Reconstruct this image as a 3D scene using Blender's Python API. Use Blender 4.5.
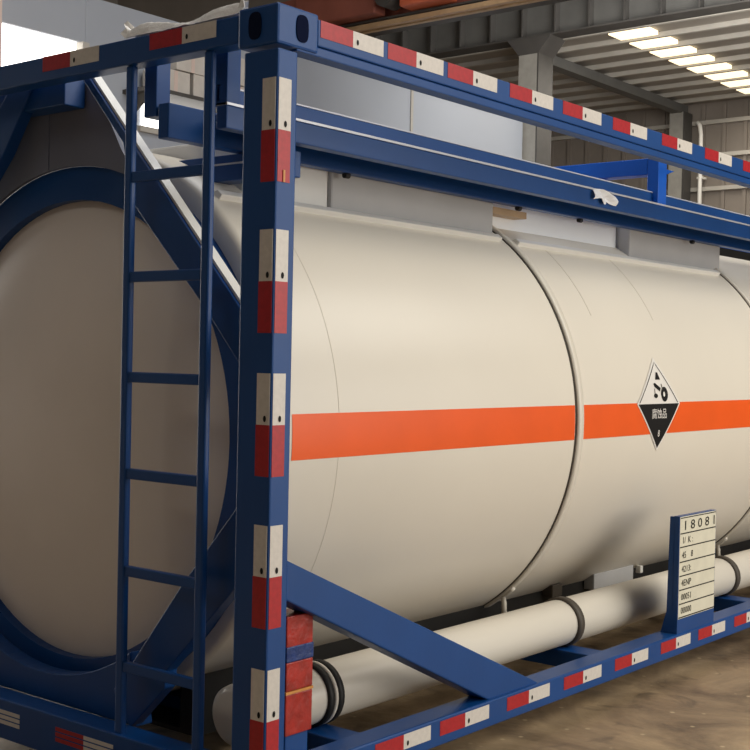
import bpy, math, random
from mathutils import Vector, Matrix
random.seed(7)
for o in list(bpy.data.objects): bpy.data.objects.remove(o)
scn = bpy.context.scene
COL = scn.collection

# ------------------------------------------------------------------ camera
CAM = (2.5387, -2.6651, 1.4331)
YAW, PITCH, ROLL, FPX = 2.25095, -0.01394, 0.02079, 1271.99
fw = Vector((math.cos(PITCH)*math.cos(YAW), math.cos(PITCH)*math.sin(YAW), math.sin(PITCH)))
rt = Vector((math.sin(YAW), -math.cos(YAW), 0)); up = rt.cross(fw)
r2 = math.cos(ROLL)*rt + math.sin(ROLL)*up; u2 = -math.sin(ROLL)*rt + math.cos(ROLL)*up
cd = bpy.data.cameras.new('camera'); cam = bpy.data.objects.new('camera', cd); COL.objects.link(cam)
m = Matrix((r2, u2, -fw)).transposed().to_4x4(); m.translation = Vector(CAM); cam.matrix_world = m
cd.sensor_width = 36; cd.lens = FPX/750*36; cd.clip_end = 300
scn.camera = cam

# ------------------------------------------------------------------ light
scn.view_settings.view_transform = 'Standard'; scn.view_settings.look = 'None'
scn.view_settings.gamma = 1; scn.view_settings.use_curve_mapping = False
scn.view_settings.exposure = 0.0
W = bpy.data.worlds.new('world'); scn.world = W; W.use_nodes = True
W.node_tree.nodes['Background'].inputs[0].default_value = (0.95, 0.97, 1.0, 1)
W.node_tree.nodes['Background'].inputs[1].default_value = 0.24

def area(name, loc, target, sx, sy, power, col):
    l = bpy.data.lights.new(name, 'AREA'); l.shape = 'RECTANGLE'; l.size = sx; l.size_y = sy
    l.energy = power; l.color = col
    o = bpy.data.objects.new(name, l); COL.objects.link(o); o.location = loc
    o.rotation_euler = (Vector(target)-Vector(loc)).to_track_quat('-Z', 'Y').to_euler()
    return o
area('skylight_bay', (6.5, 5.5, 7.5), (-0.6, 4.0, 1.0), 9, 4, 640, (1, 0.96, 0.88))
area('side_fill', (10.5, 6.5, 2.6), (-0.6, 4.5, 1.2), 9, 4.6, 560, (1, 0.955, 0.88))  # added fill to brighten the tank side; no door is built there
area('skylight_main', (-2.5, 4.0, 9.5), (-2.5, 4.0, 0), 3, 10, 380, (0.95, 0.97, 1))
area('end_fill', (-3.0, -8.5, 9.6), (-1.2, 0, 1.0), 5, 4, 95, (1, 0.96, 0.9))  # weak lamp added to lift the dark tank end; no roof opening above
area('skylight_aisle', (-8.3, 20.5, 7.0), (-8.3, 20.5, 0), 1.0, 6, 170, (1, 0.93, 0.82))
area('far_bay_fill', (-5.0, 14.5, 6.0), (-9.5, 21, 7.0), 5, 3, 330, (1, 0.96, 0.9))  # added fill aimed up to brighten the aisle roof

# ------------------------------------------------------------------ materials
def lin(c):
    return tuple((v/255/12.92 if v/255 <= .04045 else ((v/255+.055)/1.055)**2.4) for v in c)
MATS = {}
def mat(name, rgb, rough=.5, metal=0, noise=.06, nscale=6, bump=0, bscale=40, emit=0, coat=0, spec=.5, second=None, stretch=None):
    M = bpy.data.materials.new(name); M.use_nodes = True; nt = M.node_tree; b = nt.nodes['Principled BSDF']
    c = lin(rgb)
    b.inputs['Roughness'].default_value = rough; b.inputs['Metallic'].default_value = metal
    b.inputs['Specular IOR Level'].default_value = spec
    if coat: b.inputs['Coat Weight'].default_value = coat; b.inputs['Coat Roughness'].default_value = .15
    tc = nt.nodes.new('ShaderNodeTexCoord'); src = tc.outputs['Object']
    if stretch:
        mp = nt.nodes.new('ShaderNodeMapping'); mp.inputs['Scale'].default_value = stretch
        nt.links.new(src, mp.inputs['Vector']); src = mp.outputs['Vector']
    if noise or second:
        n = nt.nodes.new('ShaderNodeTexNoise'); n.inputs['Scale'].default_value = nscale; n.inputs['Detail'].default_value = 6
        nt.links.new(src, n.inputs['Vector'])
        cr = nt.nodes.new('ShaderNodeValToRGB')
        lo = tuple(v*(1-noise) for v in c); hi = lin(second) if second else tuple(min(1, v*(1+noise)) for v in c)
        cr.color_ramp.elements[0].position = .35; cr.color_ramp.elements[0].color = (*lo, 1)
        cr.color_ramp.elements[1].position = .68; cr.color_ramp.elements[1].color = (*hi, 1)
        nt.links.new(n.outputs['Fac'], cr.inputs['Fac']); nt.links.new(cr.outputs['Color'], b.inputs['Base Color'])
    else:
        b.inputs['Base Color'].default_value = (*c, 1)
    if bump:
        n2 = nt.nodes.new('ShaderNodeTexNoise'); n2.inputs['Scale'].default_value = bscale; n2.inputs['Detail'].default_value = 4
        nt.links.new(src, n2.inputs['Vector'])
        bp = nt.nodes.new('ShaderNodeBump'); bp.inputs['Strength'].default_value = bump; bp.inputs['Distance'].default_value = .01
        nt.links.new(n2.outputs['Fac'], bp.inputs['Height']); nt.links.new(bp.outputs['Normal'], b.inputs['Normal'])
    if emit:
        b.inputs['Emission Color'].default_value = (*c, 1); b.inputs['Emission Strength'].default_value = emit
    MATS[name] = M
    return M
BLUE = mat('blue_paint', (5, 66, 130), .38, noise=.07, nscale=3, bump=.04, bscale=30, spec=.42)
BLUE2 = mat('bright_and_lit_blue', (12, 96, 205), .4, noise=.05)  # second container's own blue; also paints light onto the midspan walkway parts
CREAM = mat('cream_cladding', (224, 217, 203), .36, noise=.02, nscale=1.2, bump=.02, bscale=2.5)
WHITE = mat('white_paint', (232, 230, 224), .35, noise=.02, nscale=2)
DISH = mat('dish_paint', (236, 228, 220), .5, noise=.03, nscale=2.5)
HOODW = mat('bright_white_hood', (248, 250, 252), .4, noise=.01)
GREYHOOD = mat('grey_hood', (184, 183, 182), .5, noise=.03)
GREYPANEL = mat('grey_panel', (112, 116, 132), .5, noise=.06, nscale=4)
ORANGE = mat('orange_stripe', (238, 92, 22), .35, noise=.03)
RED = mat('red_tape', (172, 28, 36), .35, noise=.1, nscale=60)
WTAPE = mat('white_tape', (214, 208, 200), .35, noise=.05, nscale=60)
YTAPE = mat('yellow_tape', (205, 140, 70), .4, noise=.1, nscale=40)
REDWRAP = mat('red_wrap', (162, 40, 32), .3, noise=.25, nscale=18, bump=.5, bscale=25)
DARKBLUEWRAP = mat('navy_wrap', (20, 52, 112), .3, noise=.2, nscale=25, bump=.5, bscale=30)
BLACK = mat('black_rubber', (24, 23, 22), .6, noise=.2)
MARK = mat('black_ink', (14, 13, 14), .6, noise=0, spec=.2)
FAINT = mat('faint_lap', (211, 203, 188), .5, noise=.02)
SEAM = mat('dark_seam', (74, 66, 56), .6, noise=.1)
EDGELIT = mat('edge_highlight', (225, 228, 235), .25, metal=.3, noise=.03)  # pale tone standing for a highlight along edges
SHEETW = mat('label_sheet', (216, 212, 192), .5, noise=.04, nscale=12)
STEEL = mat('grey_steel', (96, 96, 94), .6, noise=.12, nscale=2)
COLLIT = mat('column_lit', (150, 148, 142), .6, noise=.08)  # lighter copy of the column grey, for the lit front
COLSHADE = mat('column_shaded', (70, 68, 66), .6, noise=.08)  # darker copy of the column grey, for the shaded side
STEELD = mat('dark_steel', (74, 72, 70), .6, noise=.15, nscale=2)
SHEET = mat('roof_sheet', (148, 142, 134), .55, noise=.1, nscale=.8)
PURLIN = mat('purlin_paint', (176, 172, 164), .5, noise=.1, nscale=2)
WALLP = mat('wall_panel', (160, 166, 176), .45, noise=.05, nscale=.4)
WALLB = mat('back_wall_sheet', (128, 120, 112), .6, noise=.12, nscale=.8)
FLOOR = mat('concrete_floor', (118, 98, 76), .5, noise=.25, nscale=1.6, bump=.35, bscale=22, second=(190, 164, 128))
def dress_floor(M):
    nt = M.node_tree; b = nt.nodes['Principled BSDF']; N = nt.nodes.new; L = nt.links.new
    n0 = [n for n in nt.nodes if n.type == 'TEX_NOISE'][0]; n0.inputs['Detail'].default_value = 12; n0.inputs['Roughness'].default_value = .68; n0.inputs['Distortion'].default_value = .6
    base = b.inputs['Base Color'].links[0].from_socket; tc = [n for n in nt.nodes if n.type == 'TEX_COORD'][0]
    st = N('ShaderNodeTexNoise'); st.inputs['Scale'].default_value = 3.5; st.inputs['Detail'].default_value = 8; st.inputs['Distortion'].default_value = 1.2
    L(tc.outputs['Object'], st.inputs['Vector'])
    cr = N('ShaderNodeValToRGB'); cr.color_ramp.elements[0].position = .58; cr.color_ramp.elements[1].position = .72; L(st.outputs['Fac'], cr.inputs['Fac'])
    mx = N('ShaderNodeMix'); mx.data_type = 'RGBA'; L(cr.outputs['Color'], mx.inputs[0]); L(base, mx.inputs[6]); mx.inputs[7].default_value = (*lin((92, 78, 62)), 1)
    sp = N('ShaderNodeTexVoronoi'); sp.inputs['Scale'].default_value = 9; L(tc.outputs['Object'], sp.inputs['Vector'])
    c2 = N('ShaderNodeValToRGB'); c2.color_ramp.elements[0].position = .06; c2.color_ramp.elements[0].color = (1, 1, 1, 1); c2.color_ramp.elements[1].position = .12; c2.color_ramp.elements[1].color = (0, 0, 0, 1); L(sp.outputs['Distance'], c2.inputs['Fac'])
    m2 = N('ShaderNodeMix'); m2.data_type = 'RGBA'; L(c2.outputs['Color'], m2.inputs[0]); L(mx.outputs[2], m2.inputs[6]); m2.inputs[7].default_value = (*lin((196, 176, 140)), 1)
    L(m2.outputs[2], b.inputs['Base Color'])
dress_floor(FLOOR)
CRANEO = mat('crane_orange', (190, 96, 64), .5, noise=.15, nscale=2)
CRANER = mat('crane_brown_red', (150, 88, 74), .6, noise=.15, nscale=2)
CRANEY = mat('crane_rail', (188, 158, 122), .5, noise=.1)
CARD = mat('cardboard', (196, 190, 182), .7, noise=.06, nscale=8)
PINK = mat('pink_paint', (206, 186, 176), .6, noise=.04)
YELL = mat('yellow_paint', (214, 158, 70), .5, noise=.1)
FILM = mat('plastic_film', (240, 236, 230), .25, noise=.03, nscale=30, bump=.3, bscale=60)
GLOW = mat('daylight_glazing', (255, 252, 246), .3, noise=0, emit=3.0)
GLOWY = mat('skylight_glazing', (255, 234, 194), .3, noise=0, emit=1.6)

# ------------------------------------------------------------------ mesh helpers
class MB:
    def __init__(s): s.v = []; s.f = []; s.sm = []
    def add(s, vs, fs, smooth=False):
        n = len(s.v); s.v += [tuple(v) for v in vs]
        for f in fs: s.f.append([i+n for i in f]); s.sm.append(smooth)
        return s
    def box(s, a, b):
        x0, y0, z0 = (min(p, q) for p, q in zip(a, b)); x1, y1, z1 = (max(p, q) for p, q in zip(a, b))
        return s.add([(x0,y0,z0),(x1,y0,z0),(x1,y1,z0),(x0,y1,z0),(x0,y0,z1),(x1,y0,z1),(x1,y1,z1),(x0,y1,z1)],
              [(0,3,2,1),(4,5,6,7),(0,1,5,4),(1,2,6,5),(2,3,7,6),(3,0,4,7)])
    def prism_y(s, poly, y0, y1):            # poly of (x,z), extruded along y
        a = sum(poly[i][0]*poly[(i+1) % len(poly)][1]-poly[(i+1) % len(poly)][0]*poly[i][1] for i in range(len(poly)))
        if a < 0: poly = poly[::-1]
        n = len(poly); vs = [(x, y0, z) for x, z in poly]+[(x, y1, z) for x, z in poly]
        return s.add(vs, [list(range(n)), list(range(2*n-1, n-1, -1))]+[(i, n+i, n+(i+1) % n, (i+1) % n) for i in range(n)])
    def prism_x(s, poly, x0, x1):            # poly of (y,z), extruded along x
        a = sum(poly[i][0]*poly[(i+1) % len(poly)][1]-poly[(i+1) % len(poly)][0]*poly[i][1] for i in range(len(poly)))
        if a < 0: poly = poly[::-1]
        n = len(poly); x0, x1 = min(x0, x1), max(x0, x1)
        vs = [(x0, y, z) for y, z in poly]+[(x1, y, z) for y, z in poly]
        return s.add(vs, [list(range(n-1, -1, -1)), list(range(n, 2*n))]+[(i, (i+1) % n, n+(i+1) % n, n+i) for i in range(n)])
    def lathe_y(s, prof, cx, cz, n=96, a0=0, a1=2*math.pi, smooth=True, close=False):
        # prof: list of (r, y); revolved about the line x=cx, z=cz
        full = abs(a1-a0-2*math.pi) < 1e-6; k = n if full else n+1; vs = []; fs = []
        for i in range(k):
            a = a0+(a1-a0)*i/n
            for r, y in prof: vs.append((cx+r*math.cos(a), y, cz+r*math.sin(a)))
        P = len(prof)
        for i in range(n):
            j = (i+1) % k
            for q in range(P if close else P-1):
                w = (q+1) % P
                fs.append((i*P+q, i*P+w, j*P+w, j*P+q))
        return s.add(vs, fs, smooth)
    def tube(s, pts, r, n=8):
        rings = []; vs = []; fs = []
        for i, p in enumerate(pts):
            p = Vector(p); d = (Vector(pts[min(i+1, len(pts)-1)])-Vector(pts[max(i-1, 0)])).normalized()
            a = d.orthogonal().normalized() if i == 0 else (rings[-1]-rings[-1].dot(d)*d).normalized()
            rings.append(a); b = d.cross(a)
            for k in range(n):
                t = 2*math.pi*k/n; vs.append(p+r*(math.cos(t)*a+math.sin(t)*b))
        for i in range(len(pts)-1):
            for k in range(n): fs.append((i*n+k, i*n+(k+1) % n, (i+1)*n+(k+1) % n, (i+1)*n+k))
        fs.append(list(range(n-1, -1, -1))); fs.append([(len(pts)-1)*n+k for k in range(n)])
        return s.add(vs, fs, True)
    def build(s, name, material, parent=None, bevel=0, label=None):
        me = bpy.data.meshes.new(name); me.from_pydata(s.v, [], s.f); me.materials.append(material)
        for p, q in zip(me.polygons, s.sm): p.use_smooth = q
        me.validate(); me.update()
        o = bpy.data.objects.new(name, me); COL.objects.link(o)
        if parent: o.parent = parent
        if bevel:
            md = o.modifiers.new('bevel', 'BEVEL'); md.width = bevel; md.segments = 2; md.limit_method = 'ANGLE'
        if label: o['label'] = label
        return o
def box(name, a, b, material, parent=None, bevel=0, label=None): return MB().box(a, b).build(name, material, parent, bevel, label)
def thing(name, label, cat, loc=(0, 0, 0), group=None):
    o = bpy.data.objects.new(name, None); COL.objects.link(o); o.location = loc; o.empty_display_size = .1
    o['label'] = label; o['category'] = cat
    if group: o['group'] = group
    return o
def tag(o, label=None, cat=None, group=None, kind=None):
    if label: o['label'] = label
    if cat: o['category'] = cat
    if group: o['group'] = group
    if kind: o['kind'] = kind
    return o
def text_mesh(name, body, size, origin, right, upv, material, parent, sx=1.0, place=None, align='LEFT'):
    cu = bpy.data.curves.new(name, 'FONT'); cu.body = body; cu.size = size; cu.align_x = align; cu.resolution_u = 2
    tmp = bpy.data.objects.new('tmp_text', cu); COL.objects.link(tmp)
    dg = bpy.context.evaluated_depsgraph_get(); me = bpy.data.meshes.new_from_object(tmp.evaluated_get(dg))
    bpy.data.objects.remove(tmp); bpy.data.curves.remove(cu)
    me.name = name
    for v in me.vertices:
        if place: v.co = place(v.co.x*sx, v.co.y)
        else: v.co = Vector(origin)+Vector(right)*v.co.x*sx+Vector(upv)*v.co.y
    me.materials.clear(); me.materials.append(material)
    o = bpy.data.objects.new(name, me); COL.objects.link(o); o.parent = parent; o['kind'] = 'stuff'
    return o

# ------------------------------------------------------------------ setting
WX = -10.0
tag(MB().box((-22, -14, -.3), (14, 26, 0)).build('floor', FLOOR), kind='structure')
# left wall of wide flush panels with a tall daylight doorway
wl = tag(box('wall_left', (WX-.2, 7.12, 0), (WX-.06, 17.0, 5.62), STEELD), kind='structure')
for y0, y1 in ((7.12, 10.35), (10.38, 13.60), (13.66, 16.95)):
    box('wall_panel', (WX-.06, y0, 0), (WX, y1, 5.75), WALLP, wl, .01)
box('joint_strip', (WX-.05, 13.60, 0), (WX+.015, 13.66, 5.75), PURLIN, wl)
box('lintel_panel', (WX-.06, -6, 5.17), (WX, 7.12, 9.0), WALLP, wl, .01)
w1 = tag(box('window_1', (WX-.12, -2, 0.02), (WX-.08, 7.05, 5.2), GLOW), kind='structure')
box('window_frame', (WX-.1, 7.04, 0), (WX+.05, 7.14, 5.17), PURLIN, w1)
# daylight strip window below the shelf of cartons
w2 = tag(box('window_2', (WX+.01, 8.0, 4.30), (WX+.04, 10.3, 4.66), GLOW), kind='structure')
box('window_frame', (WX+.005, 7.95, 4.23), (WX+.06, 10.35, 4.30), PURLIN, w2)
# aisle roof: ribbed sheet, purlins, skylight panes
ceil = tag(box('ceiling', (-22, 17.42, 7.36), (14, 26, 7.44), SHEET), kind='structure')
k = 0
for i in range(9):
    y = 17.42+i*.80
    box('purlin', (-22, y, 7.27), (2, y+.08, 7.36), PURLIN, ceil)
    if i < 8: box('skylight_pane', (-8.68, y+.22, 7.285), (-7.95, y+.70, 7.355), GLOWY, ceil)
for x in (-16.4, -10.35, -3.6):
    box('rafter', (x-.12, 17.5, 7.08), (x+.12, 24.2, 7.27), STEEL, ceil)
# back wall with girts
wb = tag(box('wall_back', (-22, 24.5, 0), (14, 24.6, 7.36), WALLB), kind='structure')
for z in (1.4, 2.6, 3.8, 4.6, 5.35, 6.1, 6.85): box('girt', (-22, 24.38, z), (14, 24.5, z+.09), PURLIN, wb)
n = 0
for i in range(60):
    x = -20+i*.5
    box('sheet_rib', (x, 24.44, 0), (x+.08, 24.5, 7.3), WALLB, wb)

# the hall around: main roof, far side wall, wall behind the camera
mr = tag(box('ceiling', (-22, -14, 10.2), (14, 17.5, 10.3), SHEET), kind='structure')
for i in range(14): box('purlin', (-22, -13+i*2.2, 10.08), (14, -13+i*2.2+.1, 10.2), PURLIN, mr)
tag(box('wall_upper', (-22, 17.42, 8.04), (14, 17.5, 10.2), WALLB), kind='structure')
tag(box('wall_far_left', (-22.1, -14, 0), (-22, 26, 10.2), WALLB), kind='structure')
tag(box('wall_front', (-22, -14.1, 0), (14, -14, 10.2), WALLB), kind='structure')

# steel columns
def column(x, y, z, w, d, label, cap=False):
    t = thing('steel_column', label, 'column', (x, y, 0))
    box('shaft', (-w/2, -d/2, 0), (w/2-.03, d/2, z), COLLIT, t); box('shaded_side', (w/2-.03, -d/2, 0), (w/2, d/2, z), COLSHADE, t)  # dark slab on one side paints the column's shade
    box('base_plate', (-w/2-.1, -d/2-.1, 0), (w/2+.1, d/2+.1, .03), STEELD, t)
    if cap: MB().prism_y([(-w/2-.25, z+.0), (w/2+.25, z), (w/2, z-.3), (-w/2, z-.3)], -d/2-.02, d/2+.02).build('bracket', STEELD, t)
    return t
column(-9.94, 17.25, 7.28, .42, .5, 'tall grey steel column carrying the ribbed crane girder', True)
column(-10.35, 24.1, 7.1, .36, .4, 'grey steel column against the back wall beside white downpipe')
dp = thing('downpipe', 'thin white downpipe standing beside the back wall column', 'pipe', (-9.9, 24.2, 0))
MB().tube([(0, 0, 0), (0, 0, 6.6), (-.03, 0, 6.8), (-.1, 0, 6.88)], .05).build('pipe_run', WHITE, dp)
for z in (2, 5.6): box('bracket', (-.07, -.02, z), (.07, .19, z+.05), WHITE, dp)

# crane runway girder (along X) with stiffener ribs
g = thing('crane_girder', 'grey plate girder with stiffener ribs resting on the tall column', 'girder', (-9.9, 17.2, 7.28))
box('web', (-10, -.02, .03), (16, .02, .72), STEEL, g)
box('flange', (-10, -.2, 0), (16, .2, .03), STEELD, g); box('flange', (-10, -.2, .72), (16, .2, .75), STEELD, g)
for i in range(36): box('rib', (-9.2+i*.69, -.18, .03), (-9.2+i*.69+.03, -.02, .72), STEELD, g)
# overhead crane bridge + hoist
c = thing('crane_bridge', 'overhead crane bridge with tan lower rails crossing the hall', 'crane', (0, 12, 6.3))
box('beam', (-14, .05, .12), (14, .45, .72), CRANER, c)
box('rail', (-14, -.10, .0), (14, -.02, .07), CRANEY, c); box('rail', (-14, .12, .02), (14, .2, .09), CRANEY, c)
box('walkway_plate', (-14, -.1, .09), (14, .6, .12), STEELD, c)
h = thing('hoist_trolley', 'orange hoist trolley with dark round motor on the crane bridge', 'hoist', (-8.5, 11.8, 6.42))
box('housing', (-.25, -.15, .02), (.58, .15, .5), CRANEO, h, .03)
MB().lathe_y([(0, -.2), (.16, -.2), (.16, .1), (0, .1)], -.5, .22, 24, smooth=False).build('motor', STEELD, h)
MB().lathe_y([(0, -.23), (.07, -.23), (.07, -.2)], -.5, .22, 16, smooth=False).build('motor_cap', STEEL, h)
box('gear_case', (-2.3, -.12, .02), (-.72, .15, .6), CRANER, h, .03)
# wall shelf with cartons
sh = thing('wall_shelf', 'grey wall shelf carrying cartons above the bright window strip', 'shelf', (WX, 9.2, 4.66))
box('board', (0.0, -1.5, 0.0), (.5, 1.5, .05), STEELD, sh)
for y in (-1.4, 0, 1.4): MB().prism_y([(0.0, -.0), (.45, 0), (0.0, -.3)], y, y+.03).build('bracket', STEELD, sh)
lab = ['cream carton at the left end of the lower shelf row', 'cream carton in the middle of the lower shelf row', 'cream carton third along the lower shelf row', 'cream carton at the right end of the lower shelf row',
       'cream carton at the left of the upper shelf row', 'cream carton in the middle of the upper shelf row', 'cream carton at the right of the upper shelf row']
i = 0
for y0, z0, wd, ht in ((7.95, 4.71, .48, .28), (8.49, 4.71, .5, .29), (9.07, 4.71, .5, .28), (9.7, 4.71, .48, .29), (8.2, 5.005, .55, .36), (8.86, 5.005, .55, .36), (9.52, 5.005, .5, .35)):
    t = thing('carton', lab[i], 'carton', (WX+.08, y0, z0), 'cartons on the wall shelf'); i += 1
    box('body', (0, 0, 0), (.36, wd, ht), CARD, t, .008)
    box('tape_strip', (.36, wd/2-.03, .005), (.362, wd/2+.03, ht-.005), PINK, t)
# painted post with banded foot beside the doorway
pp = thing('painted_post', 'pale pink post with yellow banded lower part before the bright doorway', 'post', (WX+.6, 5.30, 0))
box('shaft', (-.12, -.14, 4.5), (.12, .14, 5.3), PINK, pp)
for j in range(15): box('band', (-.125, -.145, j*.3), (.125, .145, j*.3+.15), YELL, pp); box('band', (-.12, -.14, j*.3+.15), (.12, .14, j*.3+.3), PINK, pp)

# second blue container behind
bc = thing('blue_container', 'bright blue container frame standing far behind the white tank', 'container', (-3.5, 11.0, 0))
box('top_rail', (-.06, -1.2, 2.74), (.06, 6, 3.0), BLUE2, bc, .01)
box('gasket', (-.05, -1.2, 2.62), (.07, 6, 2.74), BLACK, bc)
box('side_panel', (-.05, -1.2, .2), (.0, 6, 2.62), BLUE2, bc)
for y in (-1.2, 5.85): box('corner_post', (-.08, y, 0), (.08, y+.15, 2.74), BLUE2, bc)
box('bottom_rail', (-.06, -1.05, .05), (.06, 5.85, .2), BLUE2, bc)

# ------------------------------------------------------------------ the tank container
H = 2.438; LEN = 6.058; WID = 2.438
CX, CZ, RT = -1.219, 1.168, 1.01
T = thing('tank_container', 'cream tank container in a blue steel frame with red and white tape', 'tank container')

# --- corner posts with castings
def casting(x0, y0, z0, parent, sx, sy):
    # box with an oval hole on side and end faces
    x1 = x0+sx*.162; y1 = y0+sy*.178
    o = box('corner_casting', (x0, y0, z0), (x1, y1, z0+.118), BLUE, parent, .008)
    return o
def oval(cy, cz, a, b, n=20): 
    pts = []
    for i in range(n):
        t = 2*math.pi*i/n; c_, s_ = math.cos(t), math.sin(t)
        pts.append((cy+a*math.copysign(abs(c_)**.7, c_), cz+b*math.copysign(abs(s_)**.7, s_)))
    return pts
HOLE = mat('casting_hole', (6, 16, 44), .9, noise=0, spec=.1)
posts = {}
for nm, px, sx in (('n', 0, -1), ('f', -WID, 1)):
    for yy, sy in ((0, 1), (LEN, -1)):
        post = MB().box((px, yy, .118), (px+sx*.138, yy+sy*.085, H-.118)).build('corner_post', BLUE, T, .006)
        posts[(nm, yy)] = post
        for z0 in (0, H-.118+.012):
            casting(px, yy-sy*.004, z0, post, sx, sy)
            MB().prism_x(oval(yy+sy*.10, z0+.060, .026, .040), px-sx*.003, px-sx*-.02).build('casting_hole', HOLE, post)
            MB().prism_y(oval(px+sx*.09, z0+.060, .026, .040), yy-sy*.0065, yy+sy*.02).build('casting_hole', HOLE, post)
POST = posts[('n', 0)]
mark_mesh = None
def mark(parent, origin, right, upv, s):
    # small oval stamp with a bar
    global mark_mesh
    mb = MB(); o = Vector(origin); r = Vector(right); u = Vector(upv); n = r.cross(u).normalized()*.0006
    pts = [o+n+r*s*.5*math.cos(2*math.pi*i/12)+u*s*.8*math.sin(2*math.pi*i/12) for i in range(12)]
    mb.add(pts, [list(range(12))])
    return mb.build('stamp', MARK, parent)
def tape_x(y0, y1, z0, z1, x, material, parent):     # on a +x face
    return box('reflective_tape', (x-.001, y0, z0), (x+.0012, y1, z1), material, parent)
def tape_y(x0, x1, z0, z1, y, material, parent):     # on a -y face
    return box('reflective_tape', (x0, y-.0012, z0), (x1, y+.001, z1), material, parent)
for zt in (2.235, 1.797, 1.380, .938, .518):
    tape_y(-.058, -.006, zt-.15, zt, 0, WTAPE, POST); tape_y(-.060, -.006, zt-.30, zt-.15, 0, RED, POST)
    tape_x(.006, .058, zt-.15, zt, 0, WTAPE, POST); tape_x(.006, .058, zt-.30, zt-.15, 0, RED, POST)
    mark(POST, (-.024, -.0015, zt-.132), (1, 0, 0), (0, 0, 1), .012); mark(POST, (.0015, .035, zt-.132), (0, 1, 0), (0, 0, 1), .012)
box('torn_edge', (.0, .028, 1.935), (.004, .036, 1.97), YTAPE, POST)

# --- top side rails
def side_rail(x0, sx, z0, z1, name='top_rail', ledge=True):
    mb = MB()
    mb.box((x0, .17, z0+.03), (x0+sx*.06, LEN-.17, z1)); mb.box((x0-sx*-.006, .085, z0), (x0+sx*.06, LEN-.085, z0+.03))
    return mb.build(name, BLUE, T, .004)
TR = side_rail(0, -1, H-.112, H-.002); side_rail(-WID, 1, H-.112, H-.002)
ys = [.181, .504, .83, 1.214, 1.587, 1.984, 2.426, 2.864, 3.30, 3.75, 4.2, 4.65, 5.1]
for y in ys:
    tape_x(y, y+.15, H-.054, H-.003, 0, RED, TR); tape_x(y+.15, y+.30, H-.054, H-.003, 0, WTAPE, TR)
    mark(TR, (.0015, y+.172, H-.035), (0, 1, 0), (0, 0, 1), .011)
# --- bottom side rails
BR = MB().box((0, .085, .105), (-.10, LEN-.085, .201)).build('bottom_rail', BLUE, T, .006)
MB().box((-WID, .085, .105), (-WID+.10, LEN-.085, .201)).build('bottom_rail', BLUE, T, .006)
for y in [.513, .867, 1.286, 1.694, 2.11, 2.534, 2.92, 3.33, 3.75, 4.2, 4.65, 5.1]:
    tape_x(y, y+.15, .139, .189, 0, RED, BR); tape_x(y+.15, y+.30, .139, .189, 0, WTAPE, BR)
    mark(BR, (.0015, y+.172, .157), (0, 1, 0), (0, 0, 1), .011)
# --- end rails
for ye, sy in ((0, 1), (LEN, -1)):
    er = MB().box((-.162, ye, H-.085), (-WID+.162, ye+sy*.07, H-.002)).build('end_top_rail', BLUE, T, .005)
    eb = MB().box((-.13, ye, .06), (-WID+.13, ye+sy*.1, .20)).build('end_bottom_rail', BLUE, T, .005)
    if ye == 0: ER, EB = er, eb
for x in (-.557, -1.106, -1.66, -2.2):
    tape_y(x, x+.15, H-.054, H-.003, 0, RED, ER); tape_y(x+.15, x+.30, H-.054, H-.003, 0, WTAPE, ER)
    mark(ER, (x+.172, -.0015, H-.035), (1, 0, 0), (0, 0, 1), .011)
for x in (-.973, -1.475, -1.98):
    for k in range(3):
        z = .163-.018*k
        tape_y(x, x+.15, z-.013, z, 0, RED, EB); tape_y(x+.15, x+.30, z-.013, z, 0, WTAPE, EB)
# --- end frame braces and saddle (mirrored about the centre line)
mir = lambda P: [(2*CX-x, z) for x, z in P]
UB = [(-1.012, 2.40), (-.13, 1.465), (-.13, 1.29), (-.389, 1.573), (-.732, 1.913), (-.765, 1.99), (-.80, 2.13), (-1.05, 2.40)]
UBL = [(-1.012, 2.40), (-.13, 1.465), (-.13, 1.29), (-.389, 1.573), (-.732, 1.913), (-.966, 2.147), (-1.15, 2.40)]
LB = [(-.71, .19), (-.545, .35), (-.539, .408), (-.13, .82), (-.13, 1.08), (-.475, .694), (-.71, .402), (-.80, .30)]
MB().prism_y(UB, .10, .15).build('upper_brace', BLUE, T, .004)
MB().prism_y(mir(UBL), .10, .15).build('upper_brace', BLUE, T, .004)
MB().prism_y(LB, .10, .15).build('lower_brace', BLUE, T, .004); MB().prism_y(mir(LB), .10, .15).build('lower_brace', BLUE, T, .004)
sad = [(-.70, .19), (-.74, .40)]+[(CX+.86*math.cos(a), CZ-.02+.86*math.sin(a)) for a in [math.radians(t) for t in range(-56, -125, -4)]]
sad = [q for q in sad if True]+[(2*CX+.74, .40), (2*CX+.70, .19)]
MB().prism_y(sad, .12, .19).build('saddle_plate', BLUE, T, .004)
box('top_bracket', (-1.13, .11, 2.295), (-1.75, .20, 2.41), BLUE, T, .004)
MB().prism_y([(-1.010, 2.40), (-.13, 1.467), (-.13, 1.48), (-.998, 2.40)], .11, .15).build('lit_edge', WHITE, T)  # white sliver paints the light on the brace's upper side
# --- grey infill plates above the ring
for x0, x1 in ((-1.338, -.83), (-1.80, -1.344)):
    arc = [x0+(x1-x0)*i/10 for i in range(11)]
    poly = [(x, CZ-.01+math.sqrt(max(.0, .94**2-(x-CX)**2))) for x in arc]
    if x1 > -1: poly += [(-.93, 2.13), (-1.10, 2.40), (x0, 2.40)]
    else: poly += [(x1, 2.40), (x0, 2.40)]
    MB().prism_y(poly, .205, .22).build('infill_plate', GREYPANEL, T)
# --- tank skirt ring
RZ = 1.152
MB().lathe_y([(.826, .222), (.945, .222), (.945, .30), (.85, .30), (.826, .262)], CX, RZ, 96, close=True, smooth=False).build('skirt_ring', BLUE, T)

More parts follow.
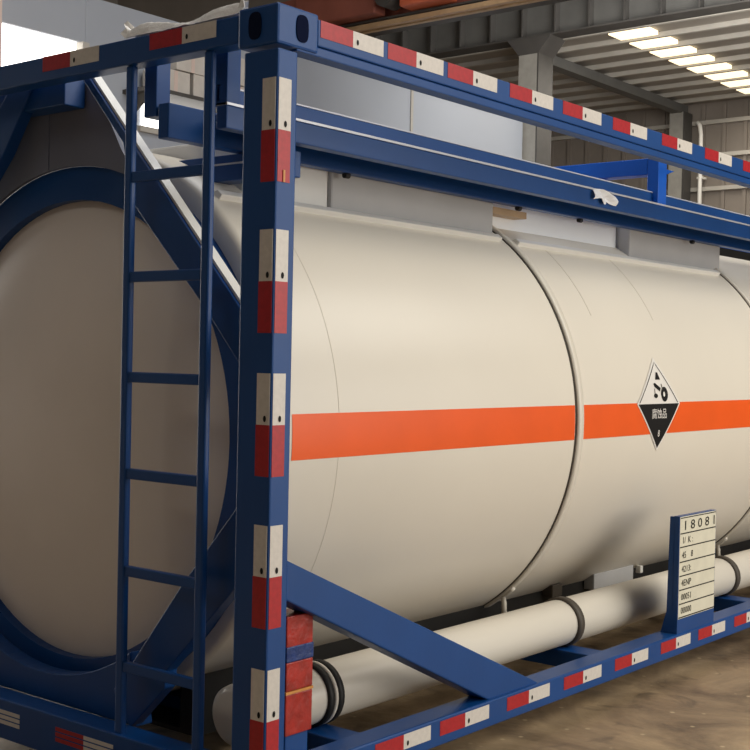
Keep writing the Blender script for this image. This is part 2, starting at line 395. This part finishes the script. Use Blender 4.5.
# --- ladder
def stile(x): return MB().box((x-.017, .012, .06), (x+.017, .036, 2.353)).build('stile', BLUE, LAD, .006)
LAD = bpy.data.objects.new('ladder', None); COL.objects.link(LAD); LAD.parent = T
stile(-.668); stile(-.305)
for z in (1.995, 1.675, 1.353, 1.042, .728, .419):
    MB().box((-.651, .014, z-.017), (-.322, .034, z+.017)).build('rung', BLUE, LAD, .004)

# --- vessel
def cap(r0, yr, yc, n=14):
    # shallow dome from centre (r=0,y=yc) to rim
    return [(r0*i/n, yc+(yr-yc)*(1-math.sqrt(max(0, 1-(i/n)**2*.75)))/.5) for i in range(n+1)]
dish = MB().lathe_y(cap(.86, .275, .15)[::-1], CX, RZ, 96); dish.build('dished_end', DISH, T)
VES = MB().lathe_y([(.84, .28), (.99, .285), (RT-.004, .30), (RT, .315), (RT, LEN-.315), (RT-.004, LEN-.30), (.99, LEN-.285), (0.001, LEN-.28)], CX, CZ, 160).build('tank_shell', CREAM, T)
def ring(y0, y1, r, material, name): return MB().lathe_y([(RT-.005, y0), (r, y0), (r, y1), (RT-.005, y1)], CX, CZ, 160, close=True, smooth=True).build(name, material, VES)
for y in (2.108, 4.40):
    ring(y-.008, y, RT+.004, SEAM, 'seam_line'); ring(y, y+.045, RT+.012, CREAM, 'seam_band')
ring(.548, .551, RT+.0006, FAINT, 'seam_line')
for y in (2.42, 3.03):
    MB().lathe_y([(RT-.005, y), (RT+.001, y), (RT+.001, y+.007), (RT-.005, y+.007)], CX, CZ, 24, a0=math.radians(28), a1=math.radians(52), close=True).build('sheet_lap', FAINT, VES)
a_lo, a_hi = math.asin((1.098-CZ)/RT), math.asin((1.246-CZ)/RT)
for y0, y1 in ((.318, 2.095), (2.162, 4.385), (4.45, LEN-.33)):
    MB().lathe_y([(RT+.0012, y0), (RT+.0012, y1)], CX, CZ, 8, a0=a_lo, a1=a_hi).build('orange_stripe', ORANGE, VES)
    MB().lathe_y([(RT+.0012, y1), (RT+.0012, y0)], CX, CZ, 8, a0=math.pi-a_hi, a1=math.pi-a_lo).build('orange_stripe', ORANGE, VES)
# drip edge along the shoulder
def drip(y0, y1, x=-.585): 
    a = math.atan2(math.sqrt(RT**2-(x-CX)**2), x-CX)
    P = [(CX+r*math.cos(a+t), CZ+r*math.sin(a+t)) for r, t in ((RT-.01, 0), (RT+.022, .0), (RT+.022, .03), (RT-.01, .05))]
    return MB().prism_y(P, y0, y1).build('drip_edge', WHITE, VES, .004)
drip(.34, 2.06); drip(2.18, 4.34, -.575)
# top hoods
def hood(x, y0, y1, z1, material, parent=T):
    zb = 1.86
    return MB().box((x, y0, zb), (2*CX-x, y1, z1)).build('top_hood', material, parent, .01)
hood(-.64, .52, .962, 2.20, WHITE); hood(-.625, .96, 2.06, 2.20, GREYHOOD); hood(-.70, 2.065, 3.335, 2.20, HOODW); hood(-.625, 3.34, 4.47, 2.20, GREYHOOD)
box('hood_cap', (-.63, 2.062, 2.085), (-.699, 2.34, 2.115), CRANEY, T)

# --- walkway beside the hoods
WK = bpy.data.objects.new('walkway', None); COL.objects.link(WK); WK.parent = T
box('toe_board', (-.33, .09, 2.212), (-.345, LEN-.09, 2.262), BLUE, WK, .003)
box('highlight_strip', (-.297, .09, 2.202), (-.345, LEN-.09, 2.210), EDGELIT, WK)  # thin pale strips paint a highlight along the walkway edges
box('fascia', (-.30, .09, 2.13), (-.345, LEN-.09, 2.202), BLUE, WK, .004)
box('highlight_strip', (-.328, .09, 2.262), (-.345, LEN-.09, 2.267), EDGELIT, WK)
box('inner_beam', (-.565, .09, 2.125), (-.615, LEN-.09, 2.238), BLUE, WK, .004)
box('deck_plate', (-.345, .28, 2.205), (-.565, LEN-.10, 2.225), BLUE, WK)
for x in (-.30, -.625):
    for y in (.09, 3.0, LEN-.15): box('stanchion', (x, y, 2.20), (x-.06, y+(.06 if y != 3.0 else .09), H-(.04 if y != 3.0 else .005)), BLUE if y != 3.0 else BLUE2, WK, .003)  # midspan pair takes the brighter blue to show light on it
cb = box('cross_beam', (-.36, 2.998, H-.085), (-WID+.30, 3.088, H-.006), BLUE2, WK, .004)  # brighter blue stands for light falling on the beam
MB().prism_x([(3.09, H-.05), (3.19, H-.05), (3.09, H-.08)], -.31, -.35).build('gusset', BLUE2, WK)
for y in (.45, 1.0, 2.2, 2.75, 4.0): MB().lathe_y([(0, y-.012), (.012, y-.012), (.012, y+.012), (0, y+.012)], -.585, 2.118, 12, smooth=False).build('bolt', BLACK, WK)
box('cross_bearer', (-.36, .42, 2.03), (-1.0, .50, 2.12), BLUE, WK, .004); box('highlight_strip', (-.36, .416, 2.085), (-1.0, .421, 2.091), EDGELIT, WK)  # pale strip paints a highlight across the bearer

# --- side diagonal brace
MB().prism_x([(.085, .832), (1.545, .190), (1.20, .190), (.085, .712)], -.012, -.10).build('side_brace', BLUE, T, .005)
# --- wrapped stub post
SP = box('stub_post', (-.055, .146, .06), (-.13, .25, .60), BLUE, T, .005)
box('red_wrap', (-.048, .138, .548), (-.137, .257, .648), REDWRAP, SP, .004); box('blue_wrap', (-.045, .136, .508), (-.14, .259, .556), DARKBLUEWRAP, SP, .004)
box('red_wrap', (-.047, .138, .420), (-.137, .258, .508), REDWRAP, SP, .004); box('yellow_line', (-.045, .136, .412), (-.14, .259, .420), YTAPE, SP)
box('red_wrap', (-.047, .138, .285), (-.137, .258, .412), REDWRAP, SP, .004)
# --- conduit pipe with clamps on cross members
PX, PZ, PR = -.33, .282, .099
PIPE = MB().lathe_y([(0.001, .18), (.07, .184), (.095, .20), (PR, .225), (PR, LEN-.2), (0.001, LEN-.2)], PX, PZ, 48).build('conduit_pipe', CREAM, T)
def clamp(y, w, material): return MB().lathe_y([(PR-.004, y), (PR+.010, y), (PR+.010, y+w), (PR-.004, y+w)], PX, PZ, 40, close=True).build('clamp', material, PIPE)
clamp(.545, .026, BLACK); clamp(.577, .012, CREAM); clamp(.595, .026, BLACK); clamp(2.20, .045, SEAM); clamp(3.88, .045, SEAM)
for y in (.50, 2.15, 3.83, 5.3):
    box('cross_member', (-.10, y, .10), (-WID+.10, y+.12, .176), BLUE, T, .004)
# black beams and plate added to darken the gap under the tank; junction boxes
box('shade_beam', (-.66, .35, .115), (-.74, LEN-.3, .36), BLACK, T)
box('shade_beam', (2*CX+.66, .35, .115), (2*CX+.74, LEN-.3, .36), BLACK, T)
box('shade_plate', (-.74, .35, .115), (2*CX+.74, LEN-.3, .13), BLACK, T)
box('junction_box', (-.60, 3.0, .285), (-.659, 3.42, .365), GREYHOOD, T, .004)
box('junction_box', (-.60, 2.60, .30), (-.659, 2.69, .36), SEAM, T, .004); box('small_valve', (-.60, 3.5, .31), (-.63, 3.53, .35), WHITE, T, .004)
# drain tubes dropping from the seams
for y in (2.13, 4.42):
    a = [math.radians(t) for t in range(-47, -52, -1)]
    pts = [(CX+(RT+.012)*math.cos(t), y, CZ+(RT+.012)*math.sin(t)) for t in a]
    pts += [(pts[-1][0]+.006, y, pts[-1][2]-.03), (pts[-1][0]+.012, y, .24)]
    MB().tube(pts, .012).build('drain_tube', CREAM, T)
# --- name board on the bottom rail
NB = bpy.data.objects.new('name_board', None); COL.objects.link(NB); NB.parent = T
MB().prism_x([(2.70, .2), (2.70, .738), (3.095, .738), (3.095, .2)], -.030, -.004).build('board', BLUE, NB)
MB().prism_y([(-.028, .735), (-.028, .201), (-.085, .201), (-.058, .30), (-.05, .735)], 2.70, 2.715).build('side_flange', BLUE, NB)
sheet = box('label_sheet', (-.004, 2.705, .268), (-.0025, 3.09, .735), SHEETW, NB)
rows = ['1 8 0 8 1', '1/  K :', '45    8', '4213:', '4ENP', '00051', '00000']
zt = .728; hts = [.070, .062, .068, .064, .064, .064, .062]
for i, (r, hh) in enumerate(zip(rows, hts)):
    zt -= hh
    box('ruled_line', (-.0026, 2.71, zt-.003), (-.0015, 3.088, zt+.002), MARK, NB)
    if i == 0: text_mesh('lettering', r, .062, (-.0012, 2.735, zt+.014), (0, 1, 0), (0, 0, 1), MARK, NB, 1.6)
    else: text_mesh('lettering', r, .042, (-.0012, 2.73, zt+.016), (0, 1, 0), (0, 0, 1), MARK, NB, 1.05)
box('ruled_line', (-.0026, 2.71, .727), (-.0015, 3.088, .731), MARK, NB)

# --- corrosive placard wrapped on the shell
PLY, PLZ, PLH = 2.882, 1.24, .222
def onshell(dy, dz, off=.004):
    ang = math.asin((PLZ-CZ)/RT)+dz/RT
    return Vector((CX+(RT+off)*math.cos(ang), PLY+dy, CZ+(RT+off)*math.sin(ang)))
def patch(name, poly, material, off, parent=VES):
    # triangle-ish convex polygon in placard plane, cut into z strips that follow the shell
    zs = sorted({round(z, 5) for _, z in poly}); z0, z1 = zs[0], zs[-1]; N = 10; mb = MB(); vs = []; fs = []
    def span(z):
        xs = []
        for i in range(len(poly)):
            (ya, za), (yb, zb) = poly[i], poly[(i+1) % len(poly)]
            if min(za, zb)-1e-9 <= z <= max(za, zb)+1e-9:
                if abs(zb-za) < 1e-9: xs += [ya, yb]
                else: xs.append(ya+(yb-ya)*(z-za)/(zb-za))
        return min(xs), max(xs)
    for i in range(N+1):
        z = z0+(z1-z0)*i/N; a, b = span(z); vs += [onshell(a, z, off), onshell(b, z, off)]
    for i in range(N): fs.append((2*i, 2*i+1, 2*i+3, 2*i+2))
    return mb.add(vs, fs).build(name, material, parent)
D = .222
PLW = mat('placard_white', (228, 224, 218), .4, noise=.02)
patch('placard', [(-D, 0), (0, -D), (D, 0), (0, D)], PLW, .003)
patch('placard_lower_half', [(-D+.012, 0), (0, -D+.012), (D-.012, 0)], MARK, .0036)
for s in (-1, 1):
    patch('placard_border', [(s*(D-.02), .004), (s*(D-.028), .004), (0, D-.028), (0, D-.02)], MARK, .0036)
def blob(poly, material, name='pictogram'):
    mb = MB(); mb.add([onshell(y, z, .0042) for y, z in poly], [list(range(len(poly)))]); return mb.build(name, material, VES)
ell = lambda cy, cz, a, b, n=14: [(cy+a*math.cos(2*math.pi*i/n), cz+b*math.sin(2*math.pi*i/n)) for i in range(n)]
blob([(-.02, .115), (.03, .115), (.012, .15), (-.004, .15)], MARK); blob([(-.045, .095), (-.03, .10), (.025, .075), (.015, .058), (-.035, .08)], MARK)
blob(ell(.06, .045, .036, .036), MARK); blob(ell(.056, .045, .010, .012), PLW); blob(ell(-.03, .038, .02, .011), MARK); blob([(-.04, .04), (-.033, .04), (-.035, .072), (-.041, .072)], SEAM)
blob([(.03, .095), (.038, .095), (.048, .07), (.04, .065)], SEAM)
text_mesh('placard_lettering', '腐蚀品', .052, None, None, None, PLW, VES, 1.0, place=lambda x, y: onshell(x, y-.066, .0044), align='CENTER')
text_mesh('placard_lettering', '8', .045, None, None, None, PLW, VES, 1.0, place=lambda x, y: onshell(x, y-.155, .0044), align='CENTER')

# ------------------------------------------------------------------ film and white piece on the container
def crumple(name, pts_fn, nu, nv, material, label, cat, thick=.002):
    vs = [pts_fn(i/nu, j/nv) for i in range(nu+1) for j in range(nv+1)]
    fs = [(i*(nv+1)+j, (i+1)*(nv+1)+j, (i+1)*(nv+1)+j+1, i*(nv+1)+j+1) for i in range(nu) for j in range(nv)]
    o = MB().add(vs, fs, False).build(name, material); md = o.modifiers.new('solid', 'SOLIDIFY'); md.thickness = thick
    return tag(o, label, cat)
rr = random.Random(3)
def film(u, v):
    x = -.70+u*.525; hgt = .004+.044*math.sin(math.pi*v)*(.7+.3*math.sin(u*9)); e = .01*math.sin(u*21+v*5)
    if u < .02 or u > .98: x += rr.uniform(-.02, .02); hgt += rr.uniform(0, .035)
    return (x, .008+v*.055+e*.3, H+.001+max(0, hgt+rr.uniform(-.0015, .0015)))
crumple('plastic_film', film, 44, 6, FILM, 'crumpled strip of white plastic film lying along the end top rail', 'plastic film')
def piece(u, v): return (-.288+.008*math.sin(u*6+v*4)+rr.uniform(0, .004), 2.35+u*.21, 2.158+v*.042+.01*math.sin(u*5)-(.02*(1-v) if .3 < u < .6 else 0))
crumple('white_piece', piece, 10, 4, HOODW, 'small white scrap stuck on the walkway edge', 'piece')  # bright white wrinkled sheet on the fascia
